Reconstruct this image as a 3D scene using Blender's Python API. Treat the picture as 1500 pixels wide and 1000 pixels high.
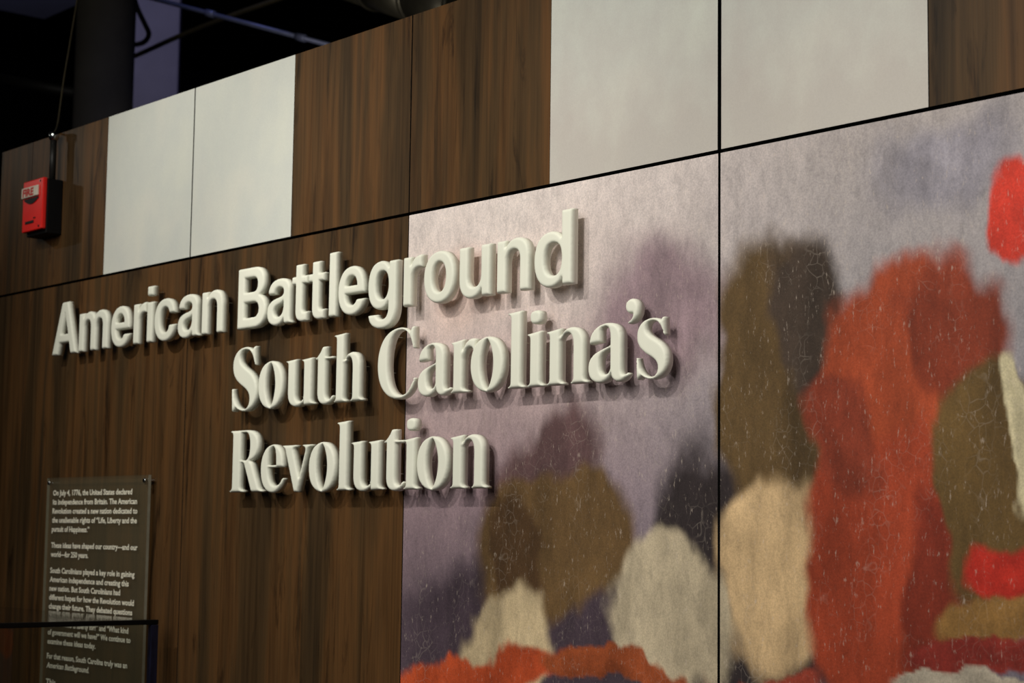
import bpy, bmesh, math, random
import numpy as np
from mathutils import Vector, Matrix
from mathutils.geometry import delaunay_2d_cdt

for o in list(bpy.data.objects):
    bpy.data.objects.remove(o, do_unlink=True)
SC = bpy.context.scene
COL = SC.collection
EYE = 1.55                      # eye height above the floor
rng = np.random.default_rng(7)

# ------------------------------------------------------------------ camera
cam = bpy.data.cameras.new('camera')
cam.sensor_width = 36.0
cam.lens = 36.0 * 2702.95 / 1500.0
cam.clip_start = 0.05
cam.dof.use_dof = True
cam.dof.focus_distance = 3.5
cam.dof.aperture_fstop = 7.0
cam_ob = bpy.data.objects.new('camera', cam)
COL.objects.link(cam_ob)
cr = Vector((0.65081654, 0.75912215, 0.01309198))
cu = Vector((0.07063661, -0.07770958, 0.99447056))
cf = Vector((-0.755942, 0.64629311, 0.1041965))
m = Matrix((cr, cu, -cf)).transposed().to_4x4()
m.translation = Vector((4.063243, -2.3935469, EYE))
cam_ob.matrix_world = m
SC.camera = cam_ob

# ------------------------------------------------------------------ world, exposure
world = bpy.data.worlds.new('dim_gallery')
SC.world = world
world.use_nodes = True
bg = world.node_tree.nodes['Background']
bg.inputs[0].default_value = (0.80, 0.85, 1.0, 1)
bg.inputs[1].default_value = 0.004
SC.view_settings.view_transform = 'Standard'
SC.view_settings.look = 'None'
SC.view_settings.gamma = 1.0
SC.view_settings.exposure = 0.0
SC.view_settings.use_curve_mapping = False

# ------------------------------------------------------------------ lights: ceiling track spots, plus added fill and helper spots
def spot(name, loc, aim, energy, angle, blend, radius, color):
    l = bpy.data.lights.new(name, 'SPOT')
    l.energy = energy
    l.spot_size = math.radians(angle)
    l.spot_blend = blend
    l.shadow_soft_size = radius
    l.color = color
    o = bpy.data.objects.new(name, l)
    COL.objects.link(o)
    o.location = loc
    o.rotation_euler = (Vector(aim) - Vector(loc)).to_track_quat('-Z', 'Y').to_euler()
    return o
WARM = (1.0, 0.95, 0.845)
spot('track_spot', (0.02, -1.75, 3.45), (0.06, 0, 2.20), 106, 58, 1.0, 0.035, WARM)
spot('track_spot', (0.95, -1.75, 3.45), (0.95, 0, 2.00), 82, 54, 1.0, 0.035, WARM)
spot('track_spot', (1.85, -1.75, 3.45), (1.80, 0, 1.75), 80, 58, 1.0, 0.035, WARM)
spot('track_spot', (2.75, -1.75, 3.45), (2.60, 0, 1.55), 72, 58, 1.0, 0.035, WARM)
spot('track_spot', (-2.1, -0.75, 2.95), (-0.5, 0, 2.35), 3, 60, 1.0, 0.02, WARM)
def area(name, loc, aim, energy, size, color):
    l = bpy.data.lights.new(name, 'AREA')
    l.energy = energy
    l.size = size
    l.color = color
    o = bpy.data.objects.new(name, l)
    COL.objects.link(o)
    o.location = loc
    o.rotation_euler = (Vector(aim) - Vector(loc)).to_track_quat('-Z', 'Y').to_euler()
area('gallery_fill', (2.2, -4.2, 3.6), (0.9, 0, 1.6), 92, 2.4, (1.0, 0.955, 0.87))
spot('violet_spot', (-4.0, 2.6, 5.4), (-7.3, 4.6, 4.4), 26, 70, 0.8, 0.1, (0.42, 0.40, 1.0))
spot('violet_spot', (-2.6, 0.9, 5.6), (-2.9, 2.0, 3.8), 22, 60, 0.8, 0.1, (0.36, 0.42, 1.0))  # added close to the rail to give it a bluish sheen
spot('violet_spot', (-6.4, 1.4, 4.4), (-7.7, 3.4, 5.2), 9, 60, 0.8, 0.1, (0.40, 0.46, 1.0))  # added to tint the high beam blue
spot('warm_helper_spot', (-1.0, 1.3, 2.4), (-2.0, 1.9, 3.9), 40, 50, 1.0, 0.05, (1.0, 0.92, 0.75))  # added warm helper that brightens the duct from below, not a real fitting
spot('warm_helper_spot', (-1.7, 3.6, 2.1), (-3.85, 1.9, 2.7), 170, 36, 1.0, 0.1, (1.0, 0.92, 0.75))  # added unseen behind the wall to brighten the round column's edge

# ------------------------------------------------------------------ materials
def mat(name, base=(0.5, 0.5, 0.5), rough=0.5, metal=0.0, spec=0.5):
    m = bpy.data.materials.new(name)
    m.use_nodes = True
    b = m.node_tree.nodes['Principled BSDF']
    b.inputs['Base Color'].default_value = (*base, 1)
    b.inputs['Roughness'].default_value = rough
    b.inputs['Metallic'].default_value = metal
    b.inputs['Specular IOR Level'].default_value = spec
    return m

class NT:
    """small helper for building node trees"""
    def __init__(s, m):
        s.t = m.node_tree
        s.b = s.t.nodes['Principled BSDF']
    def n(s, typ, **kw):
        x = s.t.nodes.new(typ)
        for k, v in kw.items():
            setattr(x, k, v)
        return x
    def link(s, a, b):
        s.t.links.new(a, b)
    def coords(s, scale, rand=0.0):
        tc = s.n('ShaderNodeTexCoord')
        mp = s.n('ShaderNodeMapping')
        mp.inputs['Scale'].default_value = scale
        s.link(tc.outputs['Object'], mp.inputs['Vector'])
        if rand:
            oi = s.n('ShaderNodeObjectInfo')
            mu = s.n('ShaderNodeMath', operation='MULTIPLY')
            mu.inputs[1].default_value = rand
            s.link(oi.outputs['Random'], mu.inputs[0])
            cx = s.n('ShaderNodeCombineXYZ')
            s.link(mu.outputs[0], cx.inputs[0])
            s.link(mu.outputs[0], cx.inputs[1])
            s.link(cx.outputs[0], mp.inputs['Location'])
        return mp.outputs[0]
    def noise(s, vec, scale, detail=4, rough=0.55, dist=0.0):
        x = s.n('ShaderNodeTexNoise')
        x.inputs['Scale'].default_value = scale
        x.inputs['Detail'].default_value = detail
        x.inputs['Roughness'].default_value = rough
        x.inputs['Distortion'].default_value = dist
        s.link(vec, x.inputs['Vector'])
        return x.outputs['Fac']
    def ramp(s, fac, stops):
        r = s.n('ShaderNodeValToRGB')
        e = r.color_ramp.elements
        while len(e) < len(stops):
            e.new(0.5)
        for i, (p, c) in enumerate(stops):
            e[i].position = p
            e[i].color = (*c, 1) if len(c) == 3 else c
        s.link(fac, r.inputs[0])
        return r.outputs[0]
    def mix(s, fac, a, b, mode='MIX'):
        x = s.n('ShaderNodeMix', data_type='RGBA', blend_type=mode)
        for sock, v in ((x.inputs[0], fac), (x.inputs[6], a), (x.inputs[7], b)):
            if hasattr(v, 'links'):
                s.link(v, sock)
            elif isinstance(v, (int, float)):
                sock.default_value = v
            else:
                sock.default_value = (*v, 1)
        return x.outputs[2]
    def bump(s, h, strength, dist=0.002):
        x = s.n('ShaderNodeBump')
        x.inputs['Strength'].default_value = strength
        x.inputs['Distance'].default_value = dist
        s.link(h, x.inputs['Height'])
        s.link(x.outputs[0], s.b.inputs['Normal'])

def g(*v):          # sRGB 0-255 -> linear
    return tuple(((c / 255) / 12.92 if c / 255 <= 0.04045 else ((c / 255 + 0.055) / 1.055) ** 2.4) for c in v)

def wood_material():
    m = mat('walnut_laminate', rough=0.5, spec=0.25)
    t = NT(m)
    band = t.noise(t.coords((1, 1, 0.07), 37.0), 11, 4, 0.55, 0.5)
    fig = t.noise(t.coords((1, 1, 0.035), 61.0), 34, 6, 0.62, 0.9)
    fine = t.noise(t.coords((1, 1, 0.012), 23.0), 240, 3, 0.6)
    streak = t.noise(t.coords((1, 1, 0.11), 11.0), 17, 6, 0.66, 1.6)
    c = t.ramp(band, [(0.30, g(56, 43, 27)), (0.46, g(74, 55, 33)), (0.57, g(91, 63, 35)), (0.72, g(62, 48, 31))])
    c2 = t.ramp(fig, [(0.32, (0.56, 0.54, 0.52)), (0.52, (1, 1, 1)), (0.7, (1.14, 1.10, 1.05))])
    c = t.mix(1.0, c, c2, 'MULTIPLY')
    c3 = t.ramp(fine, [(0.35, (0.78, 0.77, 0.76)), (0.6, (1.06, 1.05, 1.04))])
    c = t.mix(0.6, c, c3, 'MULTIPLY')
    c4 = t.ramp(streak, [(0.33, (0.30, 0.28, 0.27)), (0.44, (1, 1, 1))])
    c = t.mix(0.85, c, c4, 'MULTIPLY')
    t.link(c, t.b.inputs['Base Color'])
    t.bump(fine, 0.12, 0.001)
    return m

def parchment_material(name, fade):
    m = mat(name, rough=0.72, spec=0.25)
    t = NT(m)
    cl = t.noise(t.coords((1, 1, 1)), 3.2, 5, 0.55, 0.4)
    cl2 = t.noise(t.coords((1, 1, 0.7)), 9, 5, 0.6)
    weave = t.noise(t.coords((1, 1, 1)), 330, 2, 0.5)
    c = t.ramp(cl, [(0.30, g(204, 207, 199)), (0.5, g(199, 203, 198)), (0.70, g(210, 209, 201))])
    c = t.mix(0.35, c, t.ramp(cl2, [(0.3, g(190, 194, 192)), (0.7, g(212, 214, 201))]))
    if fade:                       # printed sky of the mural runs up into these sheets
        tc = t.n('ShaderNodeTexCoord')
        sp = t.n('ShaderNodeSeparateXYZ')
        t.link(tc.outputs['Object'], sp.inputs[0])
        ad = t.n('ShaderNodeMath', operation='MULTIPLY_ADD')
        t.link(cl2, ad.inputs[0])
        ad.inputs[1].default_value = 0.55
        t.link(sp.outputs[2], ad.inputs[2])
        f = t.ramp(ad.outputs[0], [(0.10, (0.75, 0.75, 0.75)), (0.46, (0, 0, 0))])
        c = t.mix(f, c, g(186, 178, 172))
    c = t.mix(0.25, c, t.ramp(weave, [(0.35, (0.86, 0.86, 0.86)), (0.65, (1.04, 1.04, 1.04))]), 'MULTIPLY')
    t.link(c, t.b.inputs['Base Color'])
    t.bump(weave, 0.12, 0.001)
    return m

def mural_material():
    m = mat('printed_mural', rough=0.62, spec=0.3)
    t = NT(m)
    at = t.n('ShaderNodeVertexColor', layer_name='print')
    base = at.outputs['Color']
    wv = t.coords((1, 1, 0.45))
    brush = t.noise(wv, 60, 5, 0.65, 0.6)
    c = t.mix(0.55, base, t.ramp(brush, [(0.28, (0.66, 0.66, 0.67)), (0.5, (1, 1, 1)), (0.75, (1.22, 1.2, 1.17))]), 'MULTIPLY')
    fine = t.noise(t.coords((1, 1, 1)), 330, 3, 0.6)
    c = t.mix(0.6, c, t.ramp(fine, [(0.32, (0.72, 0.72, 0.72)), (0.68, (1.22, 1.2, 1.18))]), 'MULTIPLY')
    # pale craquelure and flecks of the scanned canvas
    wob = t.n('ShaderNodeTexNoise')
    wob.inputs['Scale'].default_value = 14
    t.link(t.coords((1, 1, 1)), wob.inputs['Vector'])
    add = t.n('ShaderNodeVectorMath', operation='MULTIPLY_ADD')
    t.link(wob.outputs['Color'], add.inputs[0])
    add.inputs[1].default_value = (0.05, 0.05, 0.05)
    t.link(t.coords((1, 1, 0.75)), add.inputs[2])
    vo = t.n('ShaderNodeTexVoronoi', feature='DISTANCE_TO_EDGE')
    vo.inputs['Scale'].default_value = 48
    t.link(add.outputs[0], vo.inputs['Vector'])
    crack = t.ramp(vo.outputs['Distance'], [(0.0, (1, 1, 1)), (0.05, (0, 0, 0))])
    msk = t.ramp(t.noise(t.coords((1, 1, 0.6)), 7, 4, 0.7), [(0.50, (0, 0, 0)), (0.72, (0.20, 0.20, 0.20))])
    f = t.mix(1.0, crack, msk, 'MULTIPLY')
    c = t.mix(f, c, g(214, 200, 186))
    fl = t.ramp(t.noise(t.coords((1, 1, 0.3)), 190, 3, 0.65), [(0.62, (0, 0, 0)), (0.76, (0.5, 0.5, 0.5))])
    c = t.mix(fl, c, g(206, 190, 176))
    t.link(c, t.b.inputs['Base Color'])
    t.bump(fine, 0.15, 0.001)
    return m

M_WOOD = wood_material()
M_WHITE = parchment_material('parchment_print', False)
M_WHITE_SKY = parchment_material('parchment_print_with_sky', True)
M_MURAL = mural_material()
M_EDGE = mat('black_panel_edge', (0.006, 0.006, 0.006), 0.7)
M_BACK = mat('black_backing', (0.004, 0.004, 0.004), 0.9, spec=0.1)

def letter_material():
    m = mat('offwhite_foam_letter', g(224, 226, 210), 0.55, spec=0.35)
    t = NT(m)
    n = t.noise(t.coords((1, 1, 1), 5.0), 9, 3)
    t.link(t.ramp(n, [(0.3, g(228, 231, 217)), (0.7, g(236, 237, 223))]), t.b.inputs['Base Color'])
    return m
M_LETTER = letter_material()

def noisy(name, a, b, scale, rough, metal=0.0, spec=0.4, stretch=(1, 1, 1)):
    m = mat(name, a, rough, metal, spec)
    t = NT(m)
    t.link(t.ramp(t.noise(t.coords(stretch, 9.0), scale, 5), [(0.3, a), (0.7, b)]), t.b.inputs['Base Color'])
    return m
M_RED = noisy('red_enamel', g(226, 34, 30), g(234, 42, 36), 30, 0.35)
M_BLACKBOX = noisy('black_steel_box', g(9, 9, 10), g(13, 13, 14), 20, 0.6, spec=0.2)
M_CREAM = noisy('cream_label', g(214, 206, 188), g(222, 214, 198), 40, 0.5)
M_REDINK = mat('red_lettering', g(190, 28, 22), 0.5)
M_SLOT_SHADE = mat('dark_slot_and_shade', g(10, 8, 8), 0.6)  # dark of the key slots, also the painted shade under the pull bar
M_CHROME = noisy('zinc_fitting', (0.62, 0.66, 0.68), (0.75, 0.78, 0.80), 60, 0.18, 1.0)
M_CONDUIT = noisy('dark_painted_conduit', g(20, 20, 19), g(28, 27, 25), 30, 0.5)
M_INK = mat('white_print', g(244, 240, 222), 0.6)
M_FLOOR = noisy('dark_carpet', g(34, 32, 32), g(46, 43, 42), 90, 0.95, spec=0.1)
M_CEIL = noisy('black_painted_ceiling', g(9, 9, 11), g(14, 14, 17), 4, 0.9, spec=0.1)
M_DARKWALL = noisy('dark_painted_wall', g(12, 12, 14), g(18, 18, 21), 3, 0.9, spec=0.1)
M_COLUMN = noisy('dark_painted_column', g(66, 62, 54), g(76, 72, 62), 6, 0.75)
M_PALE = noisy('pale_painted_casing', g(176, 174, 186), g(188, 186, 198), 5, 0.8)
M_DUCT = noisy('dark_galvanised_duct', g(52, 50, 44), g(66, 63, 55), 9, 0.42, 0.6)
M_CABLE = noisy('black_cable', g(16, 16, 15), g(24, 23, 20), 30, 0.6)
M_OLIVE = noisy('olive_cable', g(66, 60, 44), g(78, 70, 52), 30, 0.6)
M_STEEL = noisy('blue_sheen_strut', (0.13, 0.15, 0.27), (0.18, 0.20, 0.34), 20, 0.4, 0.3)  # bluish sheen of the violet light is put into the steel's colour
M_DARK_EDGE = mat('darkened_glass_edge', (0.003, 0.003, 0.003), 0.5, spec=0.2)  # black colour for a glass edge that only reflects darkness

def acrylic_material():
    m = bpy.data.materials.new('clear_acrylic_panel')
    m.use_nodes = True
    nt = m.node_tree
    nt.nodes.remove(nt.nodes['Principled BSDF'])
    out = nt.nodes['Material Output']
    tr = nt.nodes.new('ShaderNodeBsdfTransparent')
    tr.inputs[0].default_value = (0.86, 0.87, 0.84, 1)
    df = nt.nodes.new('ShaderNodeBsdfDiffuse')
    df.inputs[0].default_value = (*g(156, 143, 116), 1)
    gl = nt.nodes.new('ShaderNodeBsdfGlossy')
    gl.inputs['Roughness'].default_value = 0.08
    fr = nt.nodes.new('ShaderNodeFresnel')
    fr.inputs[0].default_value = 1.45
    tc = nt.nodes.new('ShaderNodeTexCoord')
    no = nt.nodes.new('ShaderNodeTexNoise')
    no.inputs['Scale'].default_value = 8
    nt.links.new(tc.outputs['Object'], no.inputs['Vector'])
    mr = nt.nodes.new('ShaderNodeMapRange')
    mr.inputs[3].default_value = 0.11
    mr.inputs[4].default_value = 0.16
    nt.links.new(no.outputs['Fac'], mr.inputs[0])
    m1 = nt.nodes.new('ShaderNodeMixShader')
    nt.links.new(mr.outputs[0], m1.inputs[0])
    nt.links.new(tr.outputs[0], m1.inputs[1])
    nt.links.new(df.outputs[0], m1.inputs[2])
    m2 = nt.nodes.new('ShaderNodeMixShader')
    ge = nt.nodes.new('ShaderNodeNewGeometry')
    fm = nt.nodes.new('ShaderNodeMath')
    fm.operation = 'MULTIPLY_ADD'
    fm.inputs[1].default_value = -1.0
    fm.inputs[2].default_value = 1.0
    nt.links.new(ge.outputs['Backfacing'], fm.inputs[0])
    fm2 = nt.nodes.new('ShaderNodeMath')
    fm2.operation = 'MULTIPLY'
    nt.links.new(fm.outputs[0], fm2.inputs[0])
    nt.links.new(fr.outputs[0], fm2.inputs[1])
    nt.links.new(fm2.outputs[0], m2.inputs[0])
    nt.links.new(m1.outputs[0], m2.inputs[1])
    nt.links.new(gl.outputs[0], m2.inputs[2])
    nt.links.new(m2.outputs[0], out.inputs[0])
    return m
M_ACRYLIC = acrylic_material()

M_ACRYLIC_EDGE = noisy('lit_acrylic_edge', g(150, 146, 128), g(164, 160, 142), 40, 0.2)  # pale colour stands in for light caught along the sheet's edges

def glass_material(name, rough, tint):
    """thin clear pane: lets light straight through, mirrors by Fresnel on its outer face"""
    m = bpy.data.materials.new(name)
    m.use_nodes = True
    nt = m.node_tree
    nt.nodes.remove(nt.nodes['Principled BSDF'])
    out = nt.nodes['Material Output']
    tr = nt.nodes.new('ShaderNodeBsdfTransparent')
    tr.inputs[0].default_value = (*tint, 1)
    gl = nt.nodes.new('ShaderNodeBsdfGlossy')
    tc = nt.nodes.new('ShaderNodeTexCoord')
    no = nt.nodes.new('ShaderNodeTexNoise')
    no.inputs['Scale'].default_value = 6
    nt.links.new(tc.outputs['Object'], no.inputs['Vector'])
    mr = nt.nodes.new('ShaderNodeMapRange')
    mr.inputs[3].default_value = rough * 0.8
    mr.inputs[4].default_value = rough * 1.2
    nt.links.new(no.outputs['Fac'], mr.inputs[0])
    nt.links.new(mr.outputs[0], gl.inputs['Roughness'])
    fr = nt.nodes.new('ShaderNodeFresnel')
    fr.inputs[0].default_value = 1.5
    ge = nt.nodes.new('ShaderNodeNewGeometry')
    inv = nt.nodes.new('ShaderNodeMath'); inv.operation = 'SUBTRACT'
    inv.inputs[0].default_value = 1.0
    nt.links.new(ge.outputs['Backfacing'], inv.inputs[1])
    mu = nt.nodes.new('ShaderNodeMath'); mu.operation = 'MULTIPLY'
    nt.links.new(inv.outputs[0], mu.inputs[0])
    nt.links.new(fr.outputs[0], mu.inputs[1])
    mx = nt.nodes.new('ShaderNodeMixShader')
    nt.links.new(mu.outputs[0], mx.inputs[0])
    nt.links.new(tr.outputs[0], mx.inputs[1])
    nt.links.new(gl.outputs[0], mx.inputs[2])
    nt.links.new(mx.outputs[0], out.inputs[0])
    return m
M_GLASS = glass_material('display_case_glass', 0.01, (0.93, 0.94, 0.93))
M_GLASS_TOP = glass_material('hazy_top_glass', 0.11, (0.93, 0.94, 0.93))
M_EDGE_REFLECTION = noisy('blue_edge_reflection', g(14, 14, 20), g(40, 42, 70), 26, 0.3, stretch=(1, 2, 0.5))  # blue reflections in the pane's edge, painted as streaky colour

# ------------------------------------------------------------------ mesh helpers
def link(name, me, parent=None, loc=None):
    o = bpy.data.objects.new(name, me)
    COL.objects.link(o)
    if parent:
        o.parent = parent
    if loc is not None:
        o.location = loc
    return o

def tag(o, label=None, cat=None, group=None, kind=None):
    if label: o['label'] = label
    if cat: o['category'] = cat
    if group: o['group'] = group
    if kind: o['kind'] = kind
    return o

def empty(name, loc):
    o = bpy.data.objects.new(name, None)
    o.empty_display_size = 0.1
    COL.objects.link(o)
    o.location = loc
    return o

def bm_box(bm, lo, hi, mi=0, bevel=0.0):
    lo = Vector(lo); hi = Vector(hi)
    r = bmesh.ops.create_cube(bm, size=1.0)
    vs = r['verts']
    for v in vs:
        v.co = Vector(((lo[i] + hi[i]) / 2 + v.co[i] * (hi[i] - lo[i])) for i in range(3))
    fs = set(f for v in vs for f in v.link_faces)
    for f in fs:
        f.material_index = mi
    if bevel:
        es = set(e for f in fs for e in f.edges)
        bmesh.ops.bevel(bm, geom=list(es), offset=bevel, segments=2, affect='EDGES', profile=0.5)

def bm_mesh(bm, name, mats, smooth=False):
    me = bpy.data.meshes.new(name)
    bm.normal_update()
    bm.to_mesh(me)
    bm.free()
    for x in (mats if isinstance(mats, (list, tuple)) else [mats]):
        me.materials.append(x)
    if smooth:
        for p in me.polygons:
            p.use_smooth = True
    return me

def box_ob(name, lo, hi, mats, parent=None, bevel=0.0):
    """box given in the parent's space"""
    c = [(lo[i] + hi[i]) / 2 for i in range(3)]
    bm = bmesh.new()
    bm_box(bm, [lo[i] - c[i] for i in range(3)], [hi[i] - c[i] for i in range(3)], 0, bevel)
    return link(name, bm_mesh(bm, name, mats), parent, c)

def tube_mesh(name, pts, r, material, n=14):
    """round tube swept along a polyline"""
    pts = [Vector(p) for p in pts]
    bm = bmesh.new()
    rings = []
    up = Vector((0.13, 0.21, 0.97))
    for i, p in enumerate(pts):
        d = (pts[min(i + 1, len(pts) - 1)] - pts[max(i - 1, 0)]).normalized()
        a = d.cross(up)
        if a.length < 0.1:
            a = d.cross(Vector((1, 0, 0)))
        a.normalize()
        b = a.cross(d)
        rr = r[i] if isinstance(r, (list, tuple)) else r
        rings.append([bm.verts.new(p + (a * math.cos(2 * math.pi * k / n) + b * math.sin(2 * math.pi * k / n)) * rr) for k in range(n)])
    for i in range(len(rings) - 1):
        for k in range(n):
            bm.faces.new((rings[i][k], rings[i][(k + 1) % n], rings[i + 1][(k + 1) % n], rings[i + 1][k]))
    bm.faces.new(rings[0][::-1])
    bm.faces.new(rings[-1])
    bmesh.ops.recalc_face_normals(bm, faces=bm.faces)
    me = bm_mesh(bm, name, material, True)
    for f in me.polygons:
        if len(f.vertices) > 4:
            f.use_smooth = False
    return me

def spline(pts, k=8):
    """Catmull-Rom through the points"""
    P = [Vector(p) for p in pts]
    P = [P[0] * 2 - P[1]] + P + [P[-1] * 2 - P[-2]]
    out = []
    for i in range(1, len(P) - 2):
        for j in range(k):
            t = j / k
            a, b, c, d = P[i - 1:i + 3]
            out.append(0.5 * ((2 * b) + (c - a) * t + (2 * a - 5 * b + 4 * c - d) * t * t + (3 * b - a - 3 * c + d) * t ** 3))
    out.append(P[-2])
    return out

# ------------------------------------------------------------------ setting: floor, ceiling, far walls
tag(box_ob('floor', (-12, -7, -0.1), (8, 8, 0.0), M_FLOOR), kind='structure')
tag(box_ob('ceiling', (-12, -7, 6.2), (8, 8, 6.3), M_CEIL), kind='structure')
tag(box_ob('wall_left', (-12.1, -7, 0.0), (-12, 8, 6.2), M_DARKWALL), kind='structure')
tag(box_ob('wall_far', (-12, 8, 0.0), (8, 8.1, 6.2), M_DARKWALL), kind='structure')

# ------------------------------------------------------------------ the title wall and its panels
MOD = 0.9144
Z_TOP = EYE + 1.1293
Z_SEAM = EYE + 0.6884
X_L, X_R = -1.120, 4 * MOD
wall = box_ob('wall_back', (X_L, 0.018, 0.0), (X_R, 0.16, Z_TOP - 0.006), M_BACK)
tag(wall, kind='structure')
WL = Vector(wall.location)

def panel(name, x0, x1, z0, z1, m):
    """thin clad panel, front face on the wall plane, with dark edges"""
    c = Vector(((x0 + x1) / 2, 0.008, (z0 + z1) / 2))
    bm = bmesh.new()
    hx, hz = (x1 - x0) / 2, (z1 - z0) / 2
    bm_box(bm, (-hx, -0.008, -hz), (hx, 0.0098, hz))
    bm.normal_update()
    for f in bm.faces:
        f.material_index = 0 if f.normal.y < -0.9 else 1
    return link(name, bm_mesh(bm, name, [m, M_EDGE]), wall, c - WL)

H = MOD / 2
GH = 0.0035                                   # half the width of the horizontal joint
def gap(k, upper):                            # half widths of the upright joints, as they are in the wall
    return {-1: 0.001, 0: 0.0026 if upper else 0.0016, 1: 0.0022 if upper else 0.0016, 2: 0.0045 if upper else 0.003, 3: 0.0035}.get(k, 0.0)
HAIR = 0.0005
zu0, zu1 = Z_SEAM + GH, Z_TOP
zl0, zl1 = 0.06, Z_SEAM - GH
# upper course
panel('wood_panel', X_L, -MOD - 0.0016, zu0, zu1, M_WOOD)
panel('wood_panel', -MOD + 0.001, -H - HAIR, zu0, zu1, M_WOOD)
panel('white_panel', -H + HAIR, -gap(0, 1), zu0, zu1, M_WHITE)
panel('white_panel', gap(0, 1), H - HAIR, zu0, zu1, M_WHITE)
panel('wood_panel', H + 0.0012, MOD - gap(1, 1), zu0, zu1, M_WOOD)
panel('wood_panel', MOD + gap(1, 1), 3 * H - HAIR, zu0, zu1, M_WOOD)
panel('white_panel', 3 * H + HAIR, 2 * MOD - gap(2, 1), zu0, zu1, M_WHITE_SKY)
panel('white_panel', 2 * MOD + gap(2, 1), 5 * H - 0.001, zu0, zu1, M_WHITE_SKY)
panel('wood_panel', 5 * H + 0.0012, 3 * MOD - gap(3, 1), zu0, zu1, M_WOOD)
panel('wood_panel', 3 * MOD + gap(3, 1), X_R, zu0, zu1, M_WOOD)
# lower course
panel('wood_panel', X_L, -MOD - 0.001, zl0, zl1, M_WOOD)
panel('wood_panel', -MOD + 0.001, -gap(0, 0), zl0, zl1, M_WOOD)
panel('wood_panel', gap(0, 0), MOD - gap(1, 0), zl0, zl1, M_WOOD)
tag(box_ob('baseboard_back', (X_L, 0.002, 0.0), (X_R, 0.018, 0.055), M_EDGE), kind='structure')

# ------------------------------------------------------------------ the mural (plain painted stand-in: soft masses of colour)
def vnoise(x, z, seed):
    """smooth value noise"""
    r = np.random.default_rng(seed)
    tab = r.random((256, 256))
    xi = np.floor(x).astype(int); zi = np.floor(z).astype(int)
    fx = x - xi; fz = z - zi
    fx = fx * fx * (3 - 2 * fx); fz = fz * fz * (3 - 2 * fz)
    a = tab[xi & 255, zi & 255]; b = tab[(xi + 1) & 255, zi & 255]
    c = tab[xi & 255, (zi + 1) & 255]; d = tab[(xi + 1) & 255, (zi + 1) & 255]
    return (a * (1 - fx) + b * fx) * (1 - fz) + (c * (1 - fx) + d * fx) * fz - 0.5
def fbm(x, z, seed, o=4):
    s = 0; a = 1.0
    for k in range(o):
        s = s + a * vnoise(x * 2 ** k + 17 * k, z * 2 ** k + 31 * k, seed + k)
        a *= 0.5
    return s

# each mass of paint: centre x, z (z above eye level), half width, half height, turn, edge softness, colour
MASSES = [
    (1.695, 0.393, 0.158, 0.107, -0.4, 1.5, (142, 122, 130)),
    (1.131, 0.509, 0.156, 0.086, 0.2, 1.5, (214, 192, 186)),
    (2.323, 0.604, 0.143, 0.066, 0, 1.5, (140, 136, 146)),
    (1.435, -0.188, 0.508, 0.141, 0, 0.9, (70, 58, 68)),
    (1.84, -0.062, 0.178, 0.225, 0, 0.6, (52, 44, 46)),
    (2.011, -0.07, 0.164, 0.17, 0, 0.6, (46, 40, 42)),
    (1.371, 0.124, 0.18, 0.093, 0.5, 0.9, (96, 72, 74)),
    (1.373, -0.021, 0.209, 0.138, 0.25, 0.45, (104, 80, 50)),
    (1.294, -0.089, 0.062, 0.147, 0.35, 0.6, (80, 58, 36)),
    (1.673, -0.14, 0.166, 0.135, 0.3, 0.35, (190, 176, 150)),
    (1.276, -0.223, 0.128, 0.113, 0.35, 0.4, (202, 182, 146)),
    (1.15, -0.271, 0.283, 0.049, 0.1, 0.5, (186, 78, 42)),
    (1.567, -0.257, 0.2, 0.032, -0.1, 0.5, (150, 74, 40)),
    (1.967, 0.265, 0.131, 0.235, 0.15, 0.45, (92, 72, 44)),
    (2.028, 0.366, 0.075, 0.151, 0.3, 0.7, (66, 54, 46)),
    (1.95, -0.037, 0.131, 0.15, 0.2, 0.4, (206, 176, 134)),
    (2.226, 0.251, 0.169, 0.22, 0.12, 0.3, (164, 72, 42)),
    (2.21, -0.032, 0.203, 0.227, -0.08, 0.3, (162, 66, 40)),
    (2.333, 0.342, 0.09, 0.14, 0.5, 0.6, (126, 52, 32)),
    (2.1, 0.19, 0.072, 0.102, 0.3, 0.6, (140, 60, 40)),
    (2.301, -0.062, 0.071, 0.158, 0.1, 0.7, (124, 46, 30)),
    (2.404, 0.106, 0.098, 0.177, 0.15, 0.35, (96, 74, 40)),
    (2.448, 0.177, 0.026, 0.103, 0.1, 0.5, (200, 190, 156)),
    (2.389, -0.09, 0.086, 0.051, 0.2, 0.5, (140, 104, 56)),
    (2.414, -0.008, 0.061, 0.041, -0.3, 0.5, (184, 44, 32)),
    (2.375, -0.153, 0.117, 0.033, 0.1, 0.4, (128, 42, 34)),
    (2.375, -0.209, 0.148, 0.025, 0, 0.4, (176, 166, 150)),
    (2.46, 0.489, 0.051, 0.079, 0.1, 0.4, (206, 58, 42)),
    (1.919, -0.228, 0.124, 0.034, 0.1, 0.5, (150, 62, 46)),
]

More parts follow.
